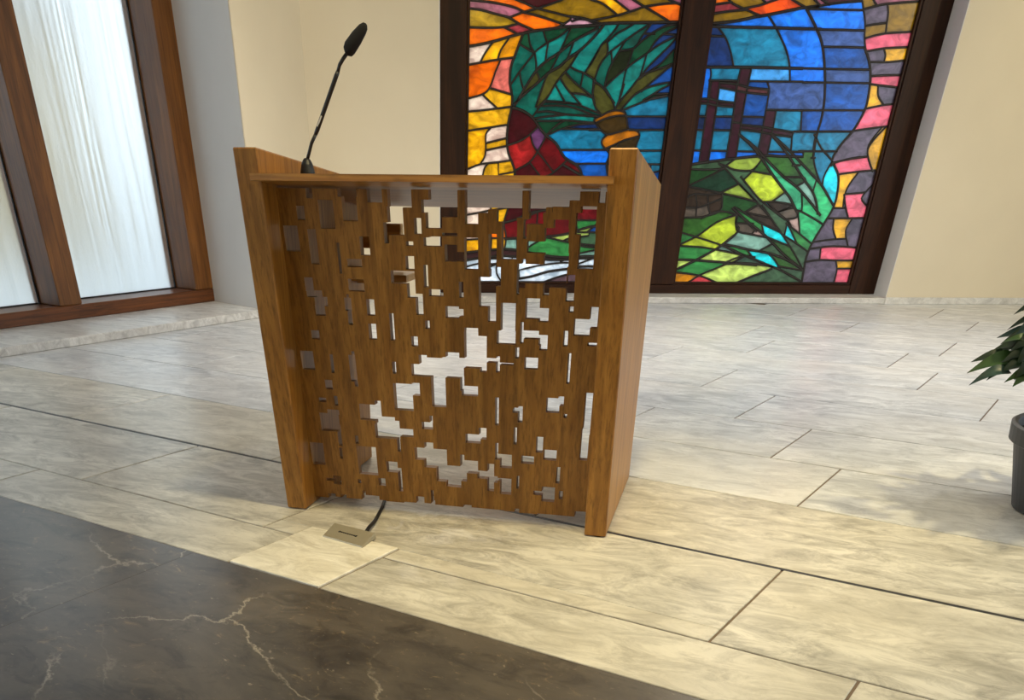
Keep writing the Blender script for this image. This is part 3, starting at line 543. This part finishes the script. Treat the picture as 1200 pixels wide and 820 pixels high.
# ---- cut-outs of the fretwork front: trace sheet -> "x0 y0 x1 y1" ----
HSHEET = {'A':(310,210),'B':(420,210),'C':(520,210),'D':(600,210),'E':(310,300),'F':(420,300),'G':(520,300),'H':(600,300),'I':(330,400),'J':(430,400),'K':(530,390),'L':(600,390),'M':(340,500),'N':(430,500),'O':(530,480),'P':(590,510)}
HOLES = {
'A':"385 -60 450 182,310 255 385 390,525 200 668 475,745 160 888 402,690 -60 876 168,195 445 330 692,430 480 510 815,706 610 732 905",
'B':"15 550 108 732,75 -60 220 222,272 -60 505 272,280 265 432 537,245 415 290 615,670 -60 950 278,602 198 950 325,645 315 803 472,795 270 950 365,805 515 950 545,535 372 605 528,455 597 527 640,625 560 803 645,675 550 803 570,453 738 537 868",
'C':"10 628 130 792,120 698 197 792,202 -60 757 290,202 280 330 432,320 280 425 325,508 280 702 412,690 280 757 370,556 400 702 772,198 560 330 868,432 525 508 870,820 -60 990 322",
'D':"165 -60 395 270,165 260 298 432,110 385 140 572,130 385 300 432,395 -60 560 268,560 -60 660 205,840 -60 905 230,395 -60 400 318,400 388 545 480,312 470 545 606,142 600 545 712,306 705 545 840,665 260 815 335,612 325 806 533,640 525 792 860",
'E':"388 205 468 335,405 328 555 397,483 390 606 478,490 470 582 572,770 400 836 527,785 365 810 405,802 525 845 660,795 28 937 106,806 222 957 340,450 712 527 800",
'F':"312 142 541 267,465 200 548 402,550 362 622 567,627 85 670 300,678 320 817 388,80 415 156 572,100 650 174 803,303 550 345 812,642 620 685 700,508 772 572 870",
'G':"205 -10 330 128,438 -20 505 120,438 105 548 290,335 203 548 290,338 280 502 490,425 480 502 635,548 450 690 728,510 718 690 850,147 247 190 402,15 483 147 598,140 508 190 582,198 690 330 850,325 768 412 850",
'H':"90 28 130 118,48 80 527 266,300 -10 527 120,45 105 72 370,70 260 127 306,298 260 358 378,355 260 527 306,520 180 600 438,545 485 592 543,128 406 266 605,255 500 352 635,745 490 826 692,592 605 750 768,78 635 110 840,100 716 258 797,255 758 342 860,492 735 537 860,630 -10 782 126",
'I':"190 92 311 270,470 125 500 302,670 95 700 140,655 130 718 385,702 380 735 432,420 370 490 460,360 540 430 582,507 525 540 617,375 690 556 862,440 655 552 700,752 605 925 758",
'J':"245 195 280 312,500 130 577 240,427 228 932 345,500 160 932 245,755 105 887 170,622 340 758 628,260 405 442 662,432 398 508 520,80 570 138 735,85 722 272 860,265 762 314 860,528 775 632 842,602 715 632 785",
'K':"115 -10 250 252,240 35 331 252,-100 242 331 336,265 328 331 378,325 242 452 288,420 225 457 382,452 288 590 310,0 330 107 420,75 415 116 556,90 510 247 606,440 -10 602 98,605 140 642 245,692 237 823 352,412 620 447 880,590 720 676 768,630 705 676 860",
'L':"92 -10 112 96,265 25 341 168,492 -20 535 130,530 195 560 490,725 95 815 130,690 575 764 980,328 625 456 768,442 610 498 702,495 780 528 816",
'M':"400 -20 487 42,460 35 495 182,205 152 328 360,475 200 502 306,625 85 656 162,650 190 834 458,350 495 490 522,415 470 492 552,650 505 682 540,850 495 917 565,697 615 726 667",
'N':"78 -20 316 112,308 20 446 98,537 -20 628 22,187 335 296 435,288 395 332 435,302 425 341 618,292 110 322 237,460 208 768 325,550 150 637 215,550 320 772 396,668 375 830 527,800 400 905 580,615 610 642 740,905 270 937 380",
'O':"412 -20 447 150,632 -20 676 98,580 -10 642 30,75 432 112 545,98 488 247 612,-60 540 140 682,-60 670 80 740,242 590 402 665,337 520 402 782,395 640 436 700,430 660 567 690,457 660 567 812,128 235 272 320,255 175 329 285,412 320 442 482,430 428 572 485,457 478 572 560,590 170 620 332,662 445 785 520,805 260 872 405,617 635 642 757",
'P':"312 15 379 165,382 140 510 240,505 305 542 462,285 535 400 575,365 497 492 638,532 535 568 612,738 -60 816 240"}
BOTTOM = [(355,385.1,581.5),(385.1,392.4,578),(392.4,401,582),(401,405.2,579.3),(405.2,424.2,584),(424.2,443.7,580.2),(443.7,452,585.8),(452,474,588),(474,487.9,588.4),(487.9,496.5,581.7),(496.5,505.6,589.5),(505.6,509.3,586),(509.3,543.4,592.5),(543.4,552,591.5),(552,590,596),(590,603.4,599),(603.4,607.7,596),(607.7,630,601.5),(630,652,602.5),(652,674,604.5),(674,705,600)]

# ================================================================== LECTERN
LA = -0.2678; LO = Vector((-0.0315, 3.8544, 0)); LU = Vector((math.cos(LA), math.sin(LA), 0)); LV = Vector((-math.sin(LA), math.cos(LA), 0))
LK = .1756 / 1.241; TP = .0903; REC = .12; PT = .036
def fl(z): return -LK * z
def hw(z): return (1.4505 - .059 * z / 1.241) / 2
lect = empty('lectern', LO, LA); tag(lect, 'oak lectern with slanted sides and a pixel-like cut-out front panel', 'lectern')
for sg in (-1, 1):
    V = []
    for (v, z) in ((0, .004), (.908, .004), (.880, 1.137), (-.1756, 1.241)):
        V += [Vector((sg * hw(z), v, z)), Vector((sg * (hw(z) - TP), v, z))]
    mesh('side_panel', V, [(0, 2, 4, 6), (1, 7, 5, 3), (0, 1, 3, 2), (2, 3, 5, 4), (4, 5, 7, 6), (6, 7, 1, 0)], M['oak'], lect, .004)
    for v in (.05, .82): box('foot_pad', sg * (hw(0) - .045) - .03, sg * (hw(0) - .045) + .03, v - .03, v + .03, 0, .006, M['felt'], lect)
# sloping desk board, its front lip proud of the side panels
dz = lambda v: 1.173 - .0985 * (v + .20)
V = []
for v, xx in ((-.20, .63), (-.171, .63), (-.171, .604), (.845, .604)):
    for x in (-xx, xx):
        V += [Vector((x, v, dz(v))), Vector((x, v, dz(v) - .019))]
mesh('desk_board', V, [(0, 2, 6, 4), (1, 5, 7, 3), (0, 1, 3, 2), (0, 4, 5, 1), (2, 3, 7, 6), (8, 10, 14, 12), (9, 13, 15, 11), (12, 14, 15, 13), (8, 12, 13, 9), (10, 11, 15, 14), (4, 6, 10, 8), (5, 9, 11, 7), (4, 8, 9, 5), (6, 7, 11, 10)], M['oak_h'], lect)
# fretwork front
def on_front(px, py):
    d = (px - PPX) / FOC * RIGHT - (py - PPY) / FOC * UP + FWD
    nrm = LV + Vector((0, 0, LK)); t = (REC - (EYE - LO).dot(nrm)) / d.dot(nrm); p = EYE + d * t - LO
    return p.dot(LU), p.z
FT = on_front(360, 220.5)[1]; FB = .012
rects = []
for key, txt in HOLES.items():
    a, b = HSHEET[key]
    for q in txt.split(','):
        x0, y0, x1, y1 = (float(k) * .12195 for k in q.split()); x0 += a; x1 += a; y0 += b; y1 += b; xm, ym = (x0 + x1) / 2, (y0 + y1) / 2
        rects.append((on_front(x0, ym)[0], on_front(x1, ym)[0], on_front(xm, y1)[1], on_front(xm, y0)[1]))
for x0, x1, y in BOTTOM:
    z = on_front((x0 + x1) / 2, y)[1]; rects.append((on_front(x0 - .6, y)[0], on_front(x1 + .6, y)[0], -1, z))
# vertical boards glued side by side
SEAM = [-.64] + [on_front(px, 400)[0] for px in (372, 411, 448, 487, 531, 566, 601, 627, 664)] + [.64]
def fret(xa, xb):
    xs = sorted({xa, xb} | {x for r in rects for x in r[:2] if xa + 1e-4 < x < xb - 1e-4}); zs = sorted({FB, FT} | {z for r in rects for z in r[2:] if FB + 1e-4 < z < FT - 1e-4})
    nx, nz = len(xs) - 1, len(zs) - 1
    sol = [[True] * nz for _ in range(nx)]
    for i in range(nx):
        xm = (xs[i] + xs[i + 1]) / 2
        rr = [r for r in rects if r[0] < xm < r[1]]
        for j in range(nz):
            zm = (zs[j] + zs[j + 1]) / 2
            if any(r[2] < zm < r[3] for r in rr): sol[i][j] = False
    P = lambda x, z, dep: Vector((x, fl(z) + REC + dep, z))
    V, F = [], []
    def quad(*p):
        n = len(V); V.extend(p); F.append((n, n + 1, n + 2, n + 3))
    def runs(flags):
        out = []; s = None
        for k, f in enumerate(list(flags) + [False]):
            if f and s is None: s = k
            if not f and s is not None: out.append((s, k)); s = None
        return out
    for i in range(nx):
        for a, b in runs(sol[i]):
            x0, x1, z0, z1 = xs[i], xs[i + 1], zs[a], zs[b]
            quad(P(x0, z0, 0), P(x1, z0, 0), P(x1, z1, 0), P(x0, z1, 0)); quad(P(x1, z0, PT), P(x0, z0, PT), P(x0, z1, PT), P(x1, z1, PT))
            quad(P(x0, z1, 0), P(x1, z1, 0), P(x1, z1, PT), P(x0, z1, PT)); quad(P(x1, z0, 0), P(x0, z0, 0), P(x0, z0, PT), P(x1, z0, PT))
    for i in range(nx + 1):
        L_ = sol[i - 1] if i > 0 else [False] * nz; R_ = sol[i] if i < nx else [False] * nz
        for a, b in runs([r and not l for l, r in zip(L_, R_)]): quad(P(xs[i], zs[a], PT), P(xs[i], zs[a], 0), P(xs[i], zs[b], 0), P(xs[i], zs[b], PT))
        for a, b in runs([l and not r for l, r in zip(L_, R_)]): quad(P(xs[i], zs[a], 0), P(xs[i], zs[a], PT), P(xs[i], zs[b], PT), P(xs[i], zs[b], 0))
    me = bpy.data.meshes.new('front_board'); me.from_pydata([tuple(v) for v in V], [], F); me.materials.append(M['oak'])
    return link(bpy.data.objects.new('front_board', me), lect)
for xa, xb in zip(SEAM[:-1], SEAM[1:]): fret(xa, xb)
# small shelf for papers fixed to the inside of the left side panel
box('inner_shelf', -.617, -.322, .60, .845, .80, .826, M['litwood'], lect, .003)
box('shelf_bracket', -.617, -.404, .78, .80, .775, .7995, M['litwood'], lect, .002)
box('inner_rail', -.612, -.407, .80, .84, .903, .992, M['litwood'], lect, .004)

# ================================================================== MICROPHONE on the desk
def lw(x, v, z): return LO + LU * x + LV * v + Vector((0, 0, z))
mv = .10; mz = dz(mv)
mic = empty('gooseneck_microphone', lw(-.525, mv, mz)); tag(mic, 'black gooseneck microphone standing on the left of the lectern desk', 'microphone')
mp = [(-.525 + .034 * 1.0, mz)]
def ml(px, py):
    d = (px - PPX) / FOC * RIGHT - (py - PPY) / FOC * UP + FWD
    t = (mv - (EYE - LO).dot(LV)) / d.dot(LV); return EYE + d * t - lw(-.525, mv, mz)
b0 = ml(360.5, 201)
base = [b0 + Vector((0, 0, z)) for z in (0, .012, .03, .052, .062)]
mic.location = Vector(mic.location) + Vector((b0.x, b0.y, 0)); off = Vector((b0.x, b0.y, 0))
T = lambda px, py: ml(px, py) - off
lathe('base', [(.028, 0), (.0285, .008), (.027, .03), (.021, .052), (.014, .064), (.008, .069)], (0, 0, 0), M['blackp'], mic, 24)
tube('flexible_stem', [Vector((0, 0, .06)), T(362, 180), T(365, 168), T(370, 157)], .006, M['blackp'], mic)
tube('rigid_stem', [T(370, 157), T(372, 152), T(394, 89), T(396, 84)], [.0068, .0075, .0075, .0065], M['blackp'], mic)
tube('flexible_stem', [T(396, 84), T(398, 76), T(402, 69), T(407, 62)], .006, M['blackp'], mic)
tube('windscreen', [T(406, 63), T(407.5, 60.5), T(410, 56), T(418, 44), T(425, 34), T(428, 30.5), T(429.5, 29)], [.008, .018, .0215, .020, .0155, .011, .004], M['foam'], mic, 20)
a, b = T(372.3, 148), T(376.8, 136)
side = Vector((0, -1, 0))
for k in range(6):
    p = a.lerp(b, (k + .5) / 6) + side * .0074; q = (b - a).normalized()
    r = q.cross(side).normalized()
    vv = [p + q * (.0035 * i) + r * (.0025 * j) + side * (.0006 * k2) for i in (-1, 1) for j in (-1, 1) for k2 in (0, 1)]
    mesh('print_mark', vv, BOXF, M['whitep'], mic)

# ================================================================== FLOOR OUTLET AND CABLE
ob = [g2w(0, 0)]
pl = [Vector((-.528, 3.654)), Vector((-.348, 3.518)), Vector((-.299, 3.636)), Vector((-.489, 3.768))]
oc = sum(pl, Vector((0, 0))) / 4
out = empty('floor_outlet', (oc.x, oc.y, .005)); tag(out, 'small bronze cable outlet plate on the pale insert slab before the lectern', 'floor outlet')
lo = [p - oc for p in pl]
V = [Vector((p.x, p.y, 0)) for p in lo] + [Vector((p.x * .97, p.y * .97, h)) for p, h in zip(lo, (.006, .006, .022, .022))]
mesh('cover_plate', V, [(3, 2, 1, 0), (4, 5, 6, 7), (0, 1, 5, 4), (1, 2, 6, 5), (2, 3, 7, 6), (3, 0, 4, 7)], M['brass'], out, .0015)
ex = (lo[1] - lo[0]).normalized(); ey = Vector((-ex.y, ex.x))
c0 = (lo[0] + lo[1] + lo[2] + lo[3]) / 4
def onp(a, b, h): p = c0 + ex * a + ey * b; return Vector((p.x, p.y, .0143 + .016 * b / .13 + h))
for k in range(9):
    a = -.05 + k * .0115
    mesh('engraved_mark', [onp(a + i * .004, j * (.005 if k in (0, 8) else .003), h) for i in (-1, 1) for j in (-1, 1) for h in (-.001, .0012)], BOXF, M['blackp'], out)
cpts = [Vector((-.345, 3.690, .014)), Vector((-.335, 3.74, .018)), Vector((-.32, 3.84, .010)), Vector((-.308, 3.95, .008)), Vector((-.296, 4.08, .008)), Vector((-.30, 4.25, .008)), Vector((-.36, 4.42, .008)), Vector((-.5, 4.5, .009)), Vector((-.62, 4.52, .01))]
cpts = smooth(cpts, 5)
tag(tube('microphone_cable', cpts, .0075, M['cable'], n=10), 'black cable running from the floor outlet under the lectern', 'cable')

# ================================================================== POTTED PLANT at the right edge
PC = Vector((2.86, 4.03, 0))
pp = empty('potted_plant', PC); tag(pp, 'leafy green plant in a charcoal pot at the right edge', 'potted plant')
lathe('pot', [(.25, 0), (.26, .004), (.355, .268), (.372, .27), (.378, .274), (.39, .336), (.378, .342), (.362, .336), (.35, .29), (.33, .288)], (0, 0, 0), M['pot'], pp, 56)
lathe('soil', [(.34, .27), (.348, .30), (.2, .312), (.05, .32)], (0, 0, 0), M['soil'], pp, 40)
def leaf_mat(name, a, b):
    t = NT(name); v = t.objco((6, 6, 6)); n = t.noise(v, 2, 4)
    t.l(t.mix(n, srgb(*a), srgb(*b)), t.bsdf.inputs['Base Color']); t.bsdf.inputs['Roughness'].default_value = .45; t.bsdf.inputs['Subsurface Weight'].default_value = .0
    return t.m
LM = [leaf_mat('dark_leaf', (14, 34, 14), (28, 58, 22)), leaf_mat('green_leaf', (34, 66, 24), (66, 100, 42)), leaf_mat('blue_green_leaf', (26, 54, 48), (52, 84, 74))]
def leaf(base, tip, wd, up, mat, sag=.03):
    base, tip = Vector(base), Vector(tip); t = (tip - base); L = t.length; t.normalize(); s = t.cross(up).normalized(); n = s.cross(t)
    V, F = [], []
    N = 9
    for i in range(N):
        u = i / (N - 1); wv = wd * (math.sin(math.pi * u ** .8) ** .9 if 0 < u < 1 else .02) * (1 - .25 * u)
        c = base + t * L * u + n * (sag * math.sin(math.pi * u) - .02 * u * u)
        for q, hgt in ((-1, .35), (-.5, .12), (0, 0), (.5, .12), (1, .35)): V.append(c + s * q * wv / 2 + n * hgt * wv * .5)
    K = len(V)
    V += [v - n * .0015 for v in V]
    for i in range(N - 1):
        for k in range(4):
            a = i * 5 + k; F.append((a, a + 1, a + 6, a + 5)); F.append((K + a + 5, K + a + 6, K + a + 1, K + a))
    return mesh('leaf', V, F, mat, pp, smooth=True)
rl = random.Random(5)
for k in range(6):
    g = k * 1.05 + .3; p0 = Vector((.05 * math.cos(g), .05 * math.sin(g), .32)); p1 = Vector((.16 * math.cos(g), .16 * math.sin(g), .62 + .03 * (k % 3)))
    tube('stem', [p0, p0.lerp(p1, .5) + Vector((0, 0, .02)), p1], .008, LM[0], pp, 8)
tube('stem', [Vector((-.03, 0, .32)), Vector((-.12, .02, .45)), Vector((-.30, .03, .52)), Vector((-.42, .03, .54))], .007, LM[0], pp, 8)
for k in range(14):
    g = k * .449; zz = .48 + .02 * k; e = .34 * (1 - .45 * k / 14)
    tube('stem', [Vector((.05 * math.cos(g), .05 * math.sin(g), .33)), Vector((.6 * e * math.cos(g), .6 * e * math.sin(g), zz - .03)), Vector((e * math.cos(g), e * math.sin(g), zz))], .006, LM[0], pp, 7)
for k in range(120):
    g = rl.uniform(0, 2 * math.pi); zz = .46 + .34 * (k / 120) ** 1.0; r1 = rl.uniform(.42, .60) * (1 - .55 * max(0, (zz - .52) / .3)); r0 = r1 - rl.uniform(.22, .30)
    p0 = Vector((r0 * math.cos(g), r0 * math.sin(g), zz + rl.uniform(-.01, .03))); g2 = g + rl.uniform(-.35, .35)
    p1 = Vector((r1 * math.cos(g2), r1 * math.sin(g2), zz + rl.uniform(-.03, .05)))
    leaf(p0, p1, rl.uniform(.06, .09), Vector((rl.uniform(-.3, .3), rl.uniform(-.3, .3), 1)), LM[rl.choice((0, 0, 1, 0, 2))])
def pw(px, py, dy=0):                           # a leaf tip beside the pot, in the plane through its axis
    d = (px - PPX) / FOC * RIGHT - (py - PPY) / FOC * UP + FWD
    return EYE + d * ((PC.y + dy) / d.y) - PC
for (bx, by), (tx, ty), wd, mk, dy in (((1200, 424), (1136, 432), .10, 1, 0), ((1185, 437), (1138, 446.5), .07, 2, -.05), ((1182, 428), (1142, 419), .09, 0, .05), ((1210, 402), (1173, 390.5), .09, 2, .1), ((1200, 416), (1170, 404), .10, 0, .02), ((1215, 380), (1184, 381), .05, 0, .1), ((1215, 366), (1192, 363), .06, 0, .1), ((1215, 436), (1188, 449), .10, 1, -.1), ((1205, 410), (1162, 412), .08, 0, .08),
    ((1195, 430), (1158, 441), .07, 0, -.02), ((1192, 423), (1156, 425), .06, 1, .03), ((1205, 400), (1176, 398), .07, 0, .06), ((1200, 408), (1180, 396), .06, 1, .0), ((1208, 428), (1172, 434), .08, 0, -.06), ((1212, 418), (1176, 420), .09, 0, -.04), ((1212, 394), (1188, 388), .08, 0, .04), ((1215, 404), (1186, 407), .09, 0, -.03), ((1215, 440), (1180, 443), .08, 1, -.08), ((1213, 430), (1190, 440), .09, 0, -.1), ((1216, 384), (1190, 392), .08, 2, .02), ((1214, 412), (1192, 424), .09, 0, -.08)):
    leaf(pw(bx, by, dy), pw(tx, ty, dy), wd * .8, Vector((.1, -.5, .8)), LM[mk])

# ================================================================== CEILING LAMPS (above the frame; the pale ones are added fill)
def downlight(x, y, power, aim, size, label, col=(1, .82, .43)):
    r = empty('ceiling_spotlight', (x, y, HC)); tag(r, label, 'ceiling lamp', 'ceiling spotlights')
    d = (Vector(aim) - Vector((x, y, HC - .12))).normalized()
    lathe('mount', [(.05, -.02), (.055, -.015), (.055, -.001)], (0, 0, 0), M['metal'], r, 24)
    p0 = Vector((0, 0, -.02)); p1 = Vector((0, 0, -.10)) + d * .02
    tube('arm', [p0, Vector((0, 0, -.09))], .012, M['metal'], r, 10)
    V = [p1 - d * .06, p1 - d * .05, p1 + d * .05]
    tube('lamp_head', V, [.03, .055, .06], M['metal'], r, 24, cap=True)
    ld = bpy.data.lights.new('bulb', 'SPOT'); ld.energy = power; ld.color = col; ld.spot_size = size; ld.spot_blend = .9; ld.shadow_soft_size = .12
    lo_ = bpy.data.objects.new('bulb', ld); link(lo_, r); lo_.location = p1 + d * .07; lo_.rotation_euler = d.to_track_quat('-Z', 'Y').to_euler()
WN = (1, .93, .82)
LAMPS = [(.35, 2.95, 205, (.4, 3.5, 0), 1.35, 'warm spotlight on the ceiling just before the lectern'),
         (4.3, 3.7, 205, (2.6, 3.6, 0), 1.2, 'warm spotlight on the ceiling above the plant'),
         (.4, 7.0, 85, (-1.2, 11.2, 1.4), 1.2, 'warm spotlight on the ceiling aimed at the back corner'),
         (6.2, 7.5, 130, (6.2, 11.2, 1.4), 1.3, 'warm spotlight on the ceiling aimed at the right back wall'),
         (-.3, 8.3, 165, (-.3, 8.2, 0), 2.5, 'added pale fill spotlight on the ceiling behind the lectern on the left', WN),  # fill added to lift the dim far floor, no known fixture
         (3.0, 8.6, 200, (3.0, 8.5, 0), 2.5, 'added pale fill spotlight on the ceiling before the stained glass window', WN),  # added fill for the floor and walls near the back
         (5.8, 5.6, 150, (5.6, 5.6, 0), 2.5, 'added pale fill spotlight on the ceiling farthest to the right', WN),  # added fill for the right side of the room
         (-1.2, 4.4, 80, (-2.3, 10.4, 1.6), .8, 'added pale fill spotlight on the ceiling aimed at the frosted window recess', WN)]  # unseen lamp added to brighten the reveal of the frosted window
for l in LAMPS: downlight(*l)

# ================================================================== OUTDOORS behind the glass
tag(prism('ground_outside', [(-40, 30), (-9, 2.0), (-9, 2.4), (-1.62, YB + .52), (30, YB + .52), (30, 60), (-40, 60)], -.5, -.15, M['paving']), 'pale paving outside beyond the windows', 'ground', kind='structure')
hs = empty('neighbour_house', (-8.6, 19.5, -.15), .35); tag(hs, 'beige house blurred behind the frosted window', 'house')
box('wall', -2.2, 2.2, -2, 2, 0, 3.199, M['render'], hs); mesh('roof', [(-2.4, -2.2, 3.2), (2.4, -2.2, 3.2), (2.4, 2.2, 3.2), (-2.4, 2.2, 3.2), (0, -2.2, 4.6), (0, 2.2, 4.6)], [(0, 1, 4), (2, 3, 5), (1, 2, 5, 4), (3, 0, 4, 5), (0, 3, 2, 1)], M['rooft'], hs)
